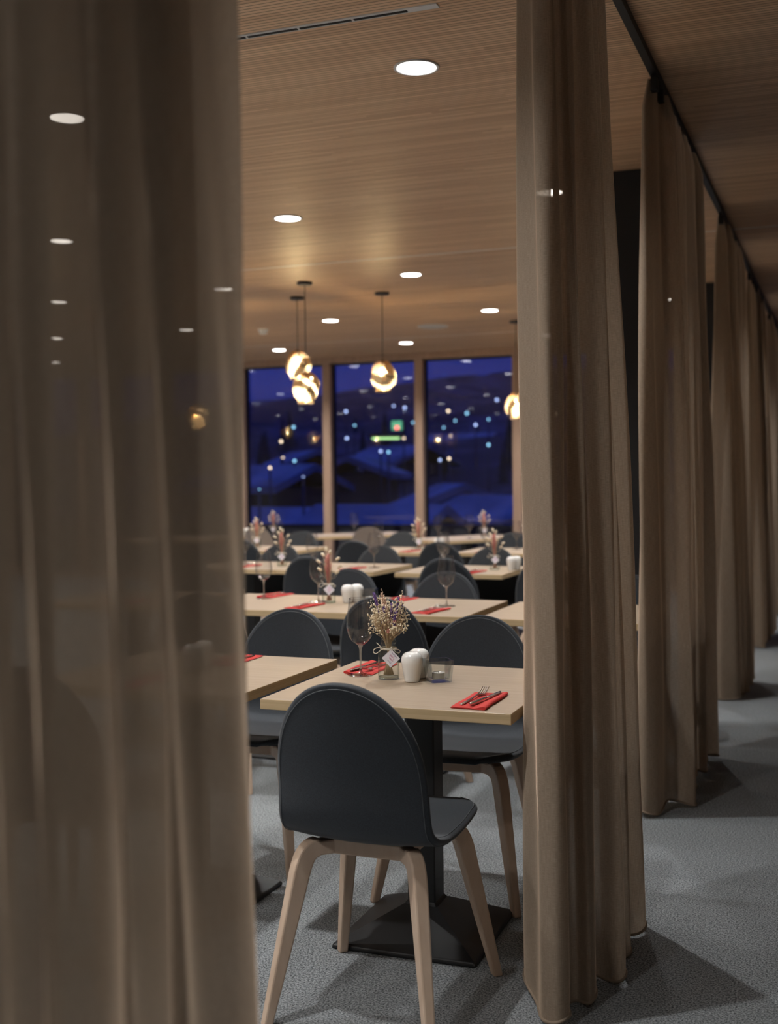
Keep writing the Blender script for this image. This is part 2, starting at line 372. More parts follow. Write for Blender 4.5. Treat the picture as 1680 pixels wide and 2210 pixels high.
# ------------------------------------------------------------------ downlights
def make_downlight(led, name='downlight'):
    r = empty(name)
    MB().lathe([(.088, -.001), (.088, -.005), (.080, -.007), (.074, -.004), (.074, .0)], 40).build('rim', M['white'], r)
    MB().lathe([(.0005, -.0035), (.04, -.0035), (.074, -.0035)], 40).build('lens', led, r)
    return r
def spot(parent, watts, colr=(1.0, .985, .965), ang=135, blend=1.0, rad=.035):
    l = bpy.data.lights.new('downlight_lamp', 'SPOT'); l.energy = watts; l.color = colr; l.spot_size = R(ang); l.spot_blend = blend; l.shadow_soft_size = rad
    o = bpy.data.objects.new('lamp', l); col.objects.link(o); o.parent = parent; o.location = (0, 0, -.075); return o
dl = make_downlight(M['led']); spot(dl, SPOT_W); DL = Proto(dl)
known = {
 (0, 0): 'round recessed downlight, the largest and nearest, beyond the slot diffuser',
 (1, 1): 'round recessed downlight between the nearest one and the pendants, left side',
 (1, 2): 'round recessed downlight just behind the ceiling joint strip, right of the paired pendants',
 (2, 3): 'round recessed downlight between the paired pendants and the single pendant cords',
 (1, 3): 'round recessed downlight at right, between single pendant and tall curtain',
 (2, 4): 'round recessed downlight close above the middle window, right of the single pendant',
 (3, 4): 'round recessed downlight close above the left window, left of the paired pendants',
 (1, 0): 'blurred downlight glow seen high up through the sheer left curtain',
 (2, 1): 'faint downlight glow through the darkest fold of the left curtain',
 (2, 2): 'small downlight glow through the right edge of the left curtain',
 (3, 3): 'white downlight glow through the left curtain above the hidden pendant'}
for i in range(0, 8):
    for j in (0, -2, -1, 1, 2, 3, 4):
        x = -1.545-1.65*i + (.04 if i else 0); y = 4.33+2.17*j
        lab = known.get((i, j), 'round recessed downlight in the wooden ceiling, hidden behind a curtain or beyond the edge')
        d_ = DL.put((x, y, H), 0, lab, 'ceiling light', 'recessed downlights in the slatted ceiling')
        if j == -2:
            for ch in d_.children:
                if ch.type == 'LIGHT': ch.data = ch.data.copy(); ch.data.energy = SPOT_W*1.1
fill_ = make_downlight(M['led_fill']); spot(fill_, AISLE_FILL_W, (1, .93, .84)); AD = Proto(fill_)  # aisle lamps are added as unseen fill, in downlight housings
for x, y in ((1.15, -2.2), (.20, -.30), (1.15, 3.4), (1.15, 6.2), (1.15, 9.0), (1.15, 11.8)):
    a_ = AD.put((x, y, H), 0, 'added fill lamp over the aisle, shaped like a recessed downlight, out of view', 'ceiling light', 'added fill lamps over the aisle')
    if y == -.30:  # stronger fill lamp, added behind the camera to light the left curtain
        for ch in a_.children:
            if ch.type == 'LIGHT': ch.data = ch.data.copy(); ch.data.energy = 90.0; ch.data.color = (1, .97, .93); ch.data.spot_size = R(125)

# smoke detector and speaker
sd = empty('smoke_detector', (-5.73, 11.18, H)); tag(sd, 'small white smoke detector on the ceiling beside the left curtain', 'smoke detector')
MB().lathe([(.0005, -.012), (.055, -.012), (.06, 0)], 24).build('base', M['white'], sd)
MB().lathe([(.0005, -.05), (.03, -.05), (.042, -.04), (.042, -.018), (.05, -.012)], 24).build('sensor_head', M['white'], sd)
sp = empty('ceiling_speaker', (-4.03, 11.72, H)); tag(sp, 'flat round pale speaker grille in the ceiling above the middle window', 'speaker')
MB().lathe([(.16, 0), (.16, -.006), (.15, -.009), (.145, -.005)], 40).build('ring', M['white'], sp)
MB().lathe([(.0005, -.006), (.145, -.006)], 40).build('grille', M['grille'], sp)

# ------------------------------------------------------------------ pendants
def pendant(x, y, zt, zb, rz, label, seed, flip=1):
    r = empty('pendant_lamp', (x, y, zt), 0); tag(r, label, 'pendant lamp', 'amber glass pendants')
    top = H-zt
    MB().lathe([(.0005, top-.022), (.058, top-.022), (.062, top-.018), (.062, top)], 28).build('ceiling_rose', M['black'], r)
    MB().tube([(0, 0, top-.02), (0, 0, 0)], .0035, 8).build('cord', M['black'], r)
    MB().lathe([(.0005, .012), (.018, .012), (.02, .0), (.02, -.045), (.0005, -.045)], 20).build('lamp_holder', M['black'], r)
    h = zt-zb; tw = []
    prof = [(.045, 0), (.062, -.05), (.085, -.16), (.106, -.32), (.114, -.48), (.108, -.63), (.092, -.76), (.074, -.86), (.064, -.915), (.066, -.94), (.068, -1.0)]
    vs = []; n = 40
    P = smoothpath([(a, b) for a, b in prof], 3)
    rs = random.Random(seed); ph = rs.random()*6
    for rad, z in P:
        k_ = math.sin(PI*min(1, max(0, -z/.93)))
        cx = .010*k_*math.sin(4*z+ph); cy = .010*k_*math.cos(3*z+ph)
        for k in range(n):
            a = 2*PI*k/n; q = rad*(1+.055*k_*math.sin(a*2+5*z+ph)+.035*k_*math.sin(a*3-4*z))
            vs.append((cx+q*math.cos(a), cy+q*math.sin(a), z*h))
    fs = [(i*n+k, i*n+(k+1) % n, (i+1)*n+(k+1) % n, (i+1)*n+k) for i in range(len(P)-1) for k in range(n)]
    sh = MB().add(vs, fs, True).build('lamp_shade', M['shade'], r); sh.rotation_euler = (0, 0, rz)
    MB().ball((0, 0, -.36*h), .030, (1, 1, 1.25), 16, 10).build('bulb', M['bulb'], r)
    l = bpy.data.lights.new('pendant_lamp', 'POINT'); l.energy = PENDANT_W; l.color = (1, .86, .66); l.shadow_soft_size = .012
    o = bpy.data.objects.new('lamp', l); col.objects.link(o); o.parent = r; o.location = (0, 0, -.36*h-.05)
    return r
pendant(-4.06, 8.66, 2.205, 1.955, .3, 'amber glass pendant, lower and nearer of the two hanging close together', 3)
pendant(-4.45, 9.33, 2.46, 2.215, 2.2, 'amber glass pendant, higher and further of the two hanging close together', 5)
pendant(-3.685, 9.40, 2.345, 2.085, 4.0, 'amber glass pendant hanging alone before the middle window', 8)
pendant(-3.13, 11.68, 2.20, 1.94, 1.1, 'amber glass pendant half hidden behind the edge of the tall curtain', 11)
for k, (x, y, z, lab) in enumerate(((-6.9, 8.9, 2.3, 'veiled by the left curtain, nearer than the glowing one'), (-8.2, 10.6, 2.15, 'of the far left group, near the windows'), (-9.6, 8.7, 2.35, 'of the far left group, deep in the room'), (-7.6, 6.0, 2.25, 'hidden behind the darkest fold of the left curtain'), (-11.2, 10.2, 2.2, 'furthest to the left in the room'), (-9.4, 4.8, 2.3, 'hidden beyond the left edge, nearer the aisle'), (-5.6, 3.6, 2.3, 'hidden behind the left curtain, nearest the aisle'))):
    pendant(x, y, z, z-.25, k*1.3, 'added amber glass pendant ' + lab, 20+k)  # further pendants added deeper in the room to brighten the ceiling
pendant(-5.95, 10.2, 2.10, 1.85, .9, 'amber glass pendant glowing through the left curtain', 14)

# ------------------------------------------------------------------ curtains
TX = -.70
struct(MB().box(TX-.014, Y0, H-.03, TX+.014, Y1-.05, H).build('trim_30', M['track']))
def curtain(bottom, top, label, zb=.02, sub=7, rows=30, hooks=8, name='curtain'):
    """bottom / top: matching lists of (x, y) fold points along the hem and along the heading"""
    B = smoothpath(bottom, sub); T = smoothpath(top, sub); n = len(B); zt = H-.05
    arc = [0]
    for i in range(1, n): arc.append(arc[-1] + math.dist(B[i], B[i-1]))
    vs = []
    for j in range(rows+1):
        t = j/rows; z = zb + (zt-zb)*t
        e = t**1.25
        for i in range(n):
            wob = .006*math.sin(3.1*z + i*.35)*math.sin(PI*t)
            x = B[i][0]*(1-e)+T[i][0]*e + wob; y = B[i][1]*(1-e)+T[i][1]*e + wob*.7
            if t > .965:                       # gathered heading tape
                q = (t-.965)/.035; x = x*(1-q*.5)+TX*q*.5
            zz = z + (.010*math.sin(i*.21+len(B)) if j == 0 else 0)
            vs.append((x, y, zz))
    fs = [(j*n+i, j*n+i+1, (j+1)*n+i+1, (j+1)*n+i) for j in range(rows) for i in range(n-1)]
    me = bpy.data.meshes.new(name); me.from_pydata(vs, [], fs)
    uv = me.uv_layers.new(name='UVMap')
    for p in me.polygons:
        p.use_smooth = True
        for li in p.loop_indices:
            vi = me.loops[li].vertex_index; uv.data[li].uv = (arc[vi % n], vs[vi][2])
    me.materials.append(M['curtain'])
    o = bpy.data.objects.new(name, me); col.objects.link(o)
    tag(o, label, 'curtain', 'brown sheer curtains along the aisle')
    hem = MB().tube([vs[i] for i in range(n)], .0045, 5).build('hem', M['hem'], o)
    uvl = hem.data.uv_layers.new(name='UVMap')
    ys = sorted([p[1] for p in T]); y0, y1 = ys[0]+.02, ys[-1]-.02
    for k in range(hooks):
        y = y0 + (y1-y0)*k/max(1, hooks-1)
        b = MB(); b.box(TX-.006, y-.012, H-.052, TX+.006, y+.012, H-.03); b.box(TX-.009, y-.02, H-.095, TX+.02, y+.02, H-.05)
        b.build('hook', M['track'], o, bevel=.002)
    return o
def lerp_folds(folds_x, ys): return list(zip(folds_x, ys))
def auto(y0, y1, n, xin, xout, seed, jit=.12):
    rs = random.Random(seed); out = []; st = (y1-y0)/n
    for k in range(n):
        y = y0+st*k; j = lambda a=.10: rs.uniform(-a, a)*st
        a, b = xin+rs.uniform(-.005, .07), xout-rs.uniform(-.012, .05); mid = (a+b)/2
        out += [(a, y+.05*st+j()), (a-.004, y+.36*st+j()), (mid, y+.44*st+j()), (b, y+.50*st+j()), (b+.004, y+.88*st+j()), (mid, y+.97*st)]
    out.append((xin+.03, y1)); return out
# second curtain from the camera (sharp, right of the gap), traced hem folds
c1b = [(-.715, 3.20), (-.795, 3.13), (-.80, 3.02), (-.735, 2.90), (-.70, 2.82), (-.655, 2.79), (-.635, 2.83), (-.66, 2.91), (-.645, 2.955), (-.605, 2.935), (-.605, 3.0), (-.675, 3.09), (-.64, 3.13), (-.565, 3.09), (-.55, 3.13), (-.60, 3.22), (-.64, 3.26), (-.575, 3.27), (-.57, 3.31), (-.64, 3.38), (-.66, 3.42), (-.58, 3.44), (-.555, 3.50), (-.60, 3.58), (-.68, 3.62)]
c1t = []
for k in range(len(c1b)):
    f = k/(len(c1b)-1)
    c1t.append((TX + (c1b[k][0]+.66)*.60 + .01, 2.885 + .42*f + (c1b[k][1] - (2.95+.6*f))*.35))
curtain(c1b, c1t, 'tall brown sheer curtain hanging right of the front table', hooks=7)
c2b = [(-.72, 4.92), (-.785, 4.84), (-.775, 4.70), (-.74, 4.665), (-.70, 4.70), (-.69, 4.76), (-.685, 4.84), (-.66, 4.875), (-.60, 4.88), (-.575, 4.91)] + auto(5.06, 5.80, 5, -.70, -.575, 5)
c2t = [(TX + (x+.66)*.5 + .01, 4.66 + (y-4.66)*1.07) for x, y in c2b]
curtain(c2b, c2t, 'brown sheer curtain next behind the tall right one, beside the black pillar', hooks=9)
def auto_curtain(y0b, y1b, y0t, y1t, n, seed, label, hooks=8):
    b = auto(y0b, y1b, n, -.785, -.575, seed); t = auto(y0t, y1t, n, -.745, -.655, seed+50)
    return curtain(b, t, label, hooks=hooks, rows=20)
auto_curtain(7.22, 8.05, 7.28, 8.38, 6, 21, 'brown sheer curtain, third along the track right of the opening')
auto_curtain(9.45, 10.6, 9.45, 11.0, 7, 33, 'brown sheer curtain, fourth along the track right of the opening')
auto_curtain(11.75, 13.5, 11.9, 13.6, 8, 41, 'brown sheer curtain, furthest at the right edge by the windows')
# near curtain on the left, just ahead of the camera
lb = []
# deep overlapping S-folds: outer crest, then the flat panel to the inner crest, then back out
for (ox, oy), (ix, iy) in (((-.61, .30), (-.765, .50)), ((-.60, .40), (-.76, .63)), ((-.61, .52), (-.765, .76)), ((-.605, .62), (-.765, .87)), ((-.61, .70), (-.765, .945)), ((-.61, .762), (-.765, 1.015)), ((-.605, .805), (-.765, 1.145)), ((-.60, .913), (-.765, 1.255))):
    lb += [(ox-.016, oy+.004), (ox, oy-.004), (ox-.010, oy+.026), ((ox+ix)/2+.012, (oy+iy)/2+.012), (ix+.012, iy-.022), (ix, iy+.002), (ix+.014, iy-.006)]
lb += [(-.626, 1.018), (-.610, 1.012), (-.618, 1.050), (-.645, 1.135), (-.668, 1.225), (-.690, 1.305), (-.70, 1.342)]
lt = [(TX + (x+.68)*.8 + .015, .2 + (y-.2)*.96 - .025) for x, y in lb]
curtain(lb, lt, 'blurred brown sheer curtain close to the camera, filling the left side', rows=24, hooks=10, sub=5)

# ------------------------------------------------------------------ chair
def make_chair(fab, name='dining_chair'):
    root = empty(name)
    prof = [(.232, .458), (.222, .470), (.16, .469), (.05, .456), (-.06, .452), (-.125, .456), (-.170, .470), (-.198, .496), (-.212, .54), (-.224, .62), (-.238, .70), (-.252, .78), (-.266, .866)]
    P0 = smoothpath(prof, 6); a0_ = [0]
    for i in range(1, len(P0)): a0_.append(a0_[-1]+math.dist(P0[i], P0[i-1]))
    Lh = a0_[-1]
    def at_s(q):
        q = min(Lh, max(0, q)); i = 1
        while i < len(a0_)-1 and a0_[i] < q: i += 1
        f = (q-a0_[i-1])/(a0_[i]-a0_[i-1]); return (P0[i-1][0]*(1-f)+P0[i][0]*f, P0[i-1][1]*(1-f)+P0[i][1]*f)
    # sample finely where the outline turns: the seat front and the domed top
    arc = [0, .001, .004, .010, .020, .035, .055, .08, .11] + [.11+(Lh-.36)*k/16 for k in range(1, 17)] + [Lh-.25+.25*math.sin(PI/2*k/16) for k in range(1, 17)]
    n = len(arc); nu = 23
    def hw(q):
        base = .206 + .006*math.sin(PI*min(1, q/.45)) - .020*max(0, (q-.40)/(Lh-.40))
        if q < .10: base *= (1-((.10-q)/.10)**2.6*.50)
        top = Lh-q
        if top < .25: base *= max(0.0, 1-((.25-top)/.25)**2.25)**(1/2.25)
        return max(base, .002)
    th = .022
    def surf(q, x, sg, ww=None):
        ww = ww or hw(q); e = .006
        y0_, z0_ = at_s(q-e); y1_, z1_ = at_s(q+e); y, z = at_s(q)
        t = Vector((y1_-y0_, z1_-z0_)).normalized(); nrm = Vector((t.y, -t.x))
        if nrm.dot(Vector((.5, .85))) < 0: nrm = -nrm
        bend = .030*(x/.2)**2 * min(1, max(.15, (q-.25)/.3))   # shell curves round the sitter
        d1 = max(0, ww-abs(x)); d2 = min(q, Lh-q) if q < .1 else d1
        d = min(d1, d2, .012)/.012
        thk = th*max(.30, math.sqrt(max(0, 1-(1-d)**2)))
        c = Vector((y, z)) + nrm*(bend + sg*thk*.5); return Vector((x, c.x, c.y))
    rows_i = []; rows_o = []
    for q in arc:
        ww = hw(q); us = [ww*math.sin((-1+2*k/(nu-1))*PI/2) for k in range(nu)]
        rows_i.append([surf(q, x, 1, ww) for x in us]); rows_o.append([surf(q, x, -1, ww) for x in us])
    vs = [p for r_ in rows_i for p in r_] + [p for r_ in rows_o for p in r_]; off = n*nu
    fs = []
    for i in range(n-1):
        for k in range(nu-1):
            a = i*nu+k; fs.append((a, a+1, a+nu+1, a+nu)); fs.append((off+a, off+a+nu, off+a+nu+1, off+a+1))
    for i in range(n-1):
        a = i*nu; fs.append((a, a+nu, off+a+nu, off+a)); a = i*nu+nu-1; fs.append((a, off+a, off+a+nu, a+nu))
    for k in range(nu-1):
        fs.append((k, off+k, off+k+1, k+1)); a = (n-1)*nu+k; fs.append((a, a+1, off+a+1, off+a))
    sh = MB().add(vs, fs, True).build('seat_shell', fab, root, weld=True)
    ss = sh.modifiers.new('s', 'SUBSURF'); ss.levels = 1; ss.render_levels = 1
    # stitched seam a little inside the rim, on both faces of the shell
    seam = MB(); ins = .011
    for sg in (1, -1):
        lp = []
        qs = [.02+(Lh-.25-.02)*k/24 for k in range(25)] + [Lh-.25+(.25-ins)*math.sin(PI/2*k/14) for k in range(1, 15)]
        for q in qs:
            qq = Lh-(Lh-q)*.25/(.25-ins)+ins*.25/(.25-ins) if q > Lh-.25 else q
            hh = hw(min(Lh, max(0, qq))) - ins
            lp.append((q, max(0.0, hh)))
        loop = [surf(q, x, sg) + Vector((0, 0, 0)) for q, x in lp] + [surf(q, -x, sg) for q, x in reversed(lp)]
        seam.tube(loop, .0012, 4)
    seam.build('seam', M['stitch'], sh)
    # timber frame under the seat
    fr = MB(); a, b = .105, .095
    for (x0, y0, x1, y1) in ((-a, -b-.012, a, -b+.012), (-a, b-.012, a, b+.012), (-a-.0, -b, -a+.024, b), (a-.024, -b, a, b)):
        fr.box(x0, y0, .402, x1, y1, .440)
    fr.box(-.03, -.03, .43, .03, .03, .448)
    fr.build('seat_frame', M['leg_wood'], root, bevel=.003)
    for sx in (-1, 1):
        for sy in (-1, 1):
            jx, jy = .094, .086
            if sy < 0: kx, ky, tx, ty = .150, .150, .216, .243
            else: kx, ky, tx, ty = .158, .150, .230, .243
            pts = [Vector((sx*jx, sy*jy, .420)), Vector((sx*(jx*.45+kx*.55), sy*(jy*.45+ky*.55), .421))]
            K = Vector((sx*kx, sy*ky, .423)); T_ = Vector((sx*tx, sy*ty, 0))
            a0 = K + (pts[1]-K).normalized()*.030; b0 = K + (T_-K).normalized()*.06
            for q in range(8):
                t = q/7; pts.append(a0*(1-t)**2 + K*2*t*(1-t) + b0*t*t)
            pts += [K.lerp(T_, .4), K.lerp(T_, .7), T_]
            m_ = len(pts); vs = []
            side = Vector((-sy*(ky-jy), sx*(kx-jx), 0)).normalized()
            for i, p in enumerate(pts):
                t = (pts[min(i+1, m_-1)]-pts[max(i-1, 0)]).normalized(); nn = t.cross(side).normalized()
                g = i/(m_-1)
                d = 0 if p.z > .36 else (.36-p.z)/.36
                a1 = .0185 - .0055*d; b1 = (.0185 if i < 2 else .0235) - .0105*d
                if i == m_-1: nn = Vector((side.y, -side.x, 0)).normalized()*(1 if nn.dot(Vector((side.y, -side.x, 0))) > 0 else -1)
                for (e, f_) in ((-1, -1), (1, -1), (1, 1), (-1, 1)): vs.append(p + side*a1*e + nn*b1*f_)
            fs = [(i*4+k, i*4+(k+1) % 4, (i+1)*4+(k+1) % 4, (i+1)*4+k) for i in range(m_-1) for k in range(4)] + [(3, 2, 1, 0), tuple((m_-1)*4+k for k in range(4))]
            lg = MB().add(vs, fs, False).build('leg', M['leg_wood'], root, weld=True)
            bv = lg.modifiers.new('bevel', 'BEVEL'); bv.width = .005; bv.segments = 2; bv.limit_method = 'ANGLE'; bv.angle_limit = R(40)
    return root
CH = Proto(make_chair(M['fabric'])); TCH = Proto(make_chair(M['taupe'], 'lounge_chair'))
G = 'charcoal dining chairs with beech legs'
def chair(x, y, deg, label): CH.put((x, y, 0), R(deg), label, 'chair', G)
# deg 0: back towards the camera, facing the windows
chair(-1.12, 2.82, -1, 'charcoal upholstered chair with its back to the camera, nearest of all')
chair(-1.19, 3.72, 183, 'charcoal chair facing the camera across the front table')
chair(-1.94, 3.73, 180, 'charcoal chair facing the camera behind the front left table')
chair(-2.02, 2.80, 0, 'charcoal chair at the front left table, hidden by the left curtain')
chair(-1.79, 4.74, 0, 'charcoal chair with its back to the camera, right behind the dried bouquet')
chair(-2.62, 4.72, 2, 'charcoal chair with its back to the camera, left of second row, cut by curtain')
chair(-1.93, 5.54, 180, 'charcoal chair facing the camera behind the wine glass of second table row')
chair(-2.50, 5.60, 180, 'charcoal chair facing the camera behind the white shaker of second row')
chair(-3.45, 5.60, 180, 'charcoal chair facing the camera in second row, veiled by the left curtain')
chair(-.99, 5.56, 180, 'charcoal chair in the slit between the two tall curtains')
chair(-2.26, 7.00, 0, 'dark chair with its back turned, third table row, right of centre')
chair(-3.16, 6.98, 0, 'dark chair with its back turned, third table row, near the small vase')
chair(-1.62, 6.98, -6, 'dark chair with its back turned, cut by the edge of the tall curtain')
chair(-4.05, 7.00, 0, 'dark chair with its back turned, third table row, beside the left curtain')
chair(-3.14, 7.68, 180, 'charcoal chair facing the camera, third row, left of centre')
chair(-2.30, 7.68, 180, 'charcoal chair facing the camera, third row, right of the pink bouquet')
chair(-3.95, 7.70, 180, 'charcoal chair facing the camera, third row, close to the left curtain')
chair(-2.88, 8.72, 0, 'dark chair back at the fourth table row, right of centre')
chair(-3.60, 8.78, 0, 'dark chair back at the fourth table row, centre')
chair(-4.62, 8.80, 0, 'dark chair back at the fourth table row, left side')
chair(-3.75, 9.75, 180, 'small charcoal chair facing the camera beyond the fourth table row, centre')
chair(-4.75, 9.75, 180, 'small charcoal chair facing the camera beyond the fourth table row, left')
chair(-5.35, 8.80, 0, 'small charcoal chair back far left, next to the edge of the left curtain')
chair(-2.72, 9.80, 180, 'small charcoal chair facing the camera beyond the fourth table row, right')
TCH.put((-4.35, 10.75, 0), R(-150), 'taupe upholstered chair at the far tables, below the middle window', 'chair', 'taupe chairs by the windows')
TCH.put((-5.55, 10.9, 0), R(-120), 'taupe upholstered chair at the far tables, below the left window', 'chair', 'taupe chairs by the windows')
TCH.put((-3.0, 12.3, 0), R(160), 'taupe upholstered chair at the far tables, below the right window', 'chair', 'taupe chairs by the windows')

# ------------------------------------------------------------------ tables
def make_table(wd=.72, dp=.72, name='dining_table'):
    root = empty(name)
    tp = MB().box(-wd/2, -dp/2, .711, wd/2, dp/2, .74).build('tabletop', M['table'], root, bevel=.0015)
    tp.data.materials.append(M['table_edge'])
    for p in tp.data.polygons:
        if abs(p.normal.z) < .5: p.material_index = 1
    c = .043
    MB().box(-c, -c, .06, c, c, .70).build('column', M['black'], root, bevel=.004)
    b = .215
    vs = []
    for r_, z in ((b, 0), (b, .012), (b-.006, .016), (c+.008, .095), (c+.001, .105)):
        vs += [(-r_, -r_, z), (r_, -r_, z), (r_, r_, z), (-r_, r_, z)]
    fs = [(i*4+k, i*4+(k+1) % 4, (i+1)*4+(k+1) % 4, (i+1)*4+k) for i in range(4) for k in range(4)] + [(3, 2, 1, 0), (16, 17, 18, 19)]
    MB().add(vs, fs).build('base', M['black'], root, bevel=.004)
    m_ = MB(); m_.box(-.2, -.025, .697, .2, .025, .7105); m_.box(-.025, -.2, .697, .025, .2, .7105)
    m_.build('support_bracket', M['black'], root, bevel=.002)
    return root
TB = Proto(make_table())
def table(x1, y0, deg, label, cx=None):
    x = x1-.36; y = y0+.36
    TB.put((x, y, 0), R(deg), label, 'table', 'square maple tables'); return x, y
TA = table(-.81, 2.93, .6, 'square maple-topped table in front, carrying the dried bouquet')
TBL = table(-1.61, 2.935, 0, 'maple table at front left, mostly behind the left curtain')
TC = table(-1.565, 4.93, 0, 'maple table in the second row, right half of the joined pair')
TD = table(-2.287, 4.93, 0, 'maple table in the second row, left half of the joined pair')
TE = table(-3.11, 4.93, 0, 'maple table in the second row veiled by the left curtain')
TF = table(-.775, 4.90, 0, 'maple table in the second row seen between the tall right curtains')
TG = table(-2.01, 7.13, 0, 'maple table in the third row, right of centre')
TH = table(-2.885, 7.16, -1, 'maple table in the third row, left of centre')
TI = table(-3.61, 7.16, -1, 'maple table in the third row beside the left curtain')
TJ = table(-1.18, 7.13, 0, 'maple table in the third row hidden behind the tall curtain')
TK = table(-3.21, 9.08, 0, 'small distant maple table in the fourth row, centre')
TL = table(-2.26, 9.15, 0, 'small distant maple table in the fourth row, right')
TM = table(-4.38, 9.05, 0, 'small distant maple table in the fourth row, left')
LTB = Proto(make_table(1.25, .70, 'lounge_table'))
LTB.put((-3.60, 11.45, 0), R(62), 'long far table standing askew below the right window', 'table', 'far tables askew by the windows')
LTB.put((-5.05, 12.0, 0), R(50), 'long far table standing askew below the middle window', 'table', 'far tables askew by the windows')
LTB.put((-6.6, 11.0, 0), R(55), 'long far table standing askew below the left window', 'table', 'far tables askew by the windows')

# ------------------------------------------------------------------ table ware
def make_glass():
    r = empty('wine_glass')
    bowl = [(.0038, .092), (.012, .095), (.026, .106), (.037, .122), (.0425, .142), (.0435, .156), (.0415, .180), (.0375, .208), (.0345, .238)]
    MB().lathe(smoothpath(bowl, 4), 40).build('bowl', M['bowl_glass'], r)
    MB().lathe([(.0347, .2375), (.0353, .2385), (.0345, .2392), (.0339, .2385), (.0347, .2375)], 40).build('rim', M['bowl_glass'], r)
    st = smoothpath([(.0005, .0935), (.009, .0965), (.0065, .088), (.0038, .078), (.0033, .05), (.0036, .02), (.006, .009), (.014, .005), (.030, .0028), (.0385, .0018), (.0390, .0006), (.0005, .0004)], 3)
    MB().lathe([(max(a, .0004), b) for a, b in st], 32).build('stem', M['stem_glass'], r)
    return r
GL = Proto(make_glass())
def make_shaker():
    r = empty('salt_shaker')
    P = smoothpath([(.019, 0), (.022, .002), (.0235, .008), (.0275, .030), (.0315, .052), (.0325, .064), (.0305, .076), (.024, .085), (.013, .0895), (.0006, .0905)], 4)
    MB().lathe([(max(a, .0005), b) for a, b in P], 36, cap0=True).build('body', M['ceramic'], r)
    h = MB()
    for k in range(3): a = k*2*PI/3; h.ball((.006*math.cos(a), .006*math.sin(a), .0902), .0011, (1, 1, .5), 8, 4)
    h.build('pour_holes', M['slot'], r); return r
SK = Proto(make_shaker())
def make_tealight_glass():
    r = empty('candle_holder'); m_ = MB()
    b, t, h, w_ = .030, .0375, .066, .0045
    def ring(s, z): return [(-s, -s, z), (s, -s, z), (s, s, z), (-s, s, z)]
    vs = ring(b, .0)+ring(b+.001, .003)+ring(t, h)+ring(t-w_, h)+ring(b-w_, .010)
    fs = [(i*4+k, i*4+(k+1) % 4, (i+1)*4+(k+1) % 4, (i+1)*4+k) for i in range(4) for k in range(4)] + [(3, 2, 1, 0), (16, 17, 18, 19)]
    m_.add(vs, fs).build('glass_cup', M['cube_glass'], r, bevel=.0012); return r
TL_ = Proto(make_tealight_glass())
def make_tealight():
    r = empty('tealight')
    MB().lathe([(.0005, 0), (.0185, 0), (.019, .001), (.019, .016), (.0195, .0165), (.0185, .0165), (.0183, .013)], 28).build('tin_cup', M['tin'], r)
    MB().lathe([(.0183, .014), (.004, .0135), (.0005, .014)], 28).build('wax', M['wax'], r)
    MB().tube([(0, 0, .013), (.0005, 0, .018), (.001, .0003, .021)], .0006, 6).build('wick', M['slot'], r); return r
TLC = Proto(make_tealight())
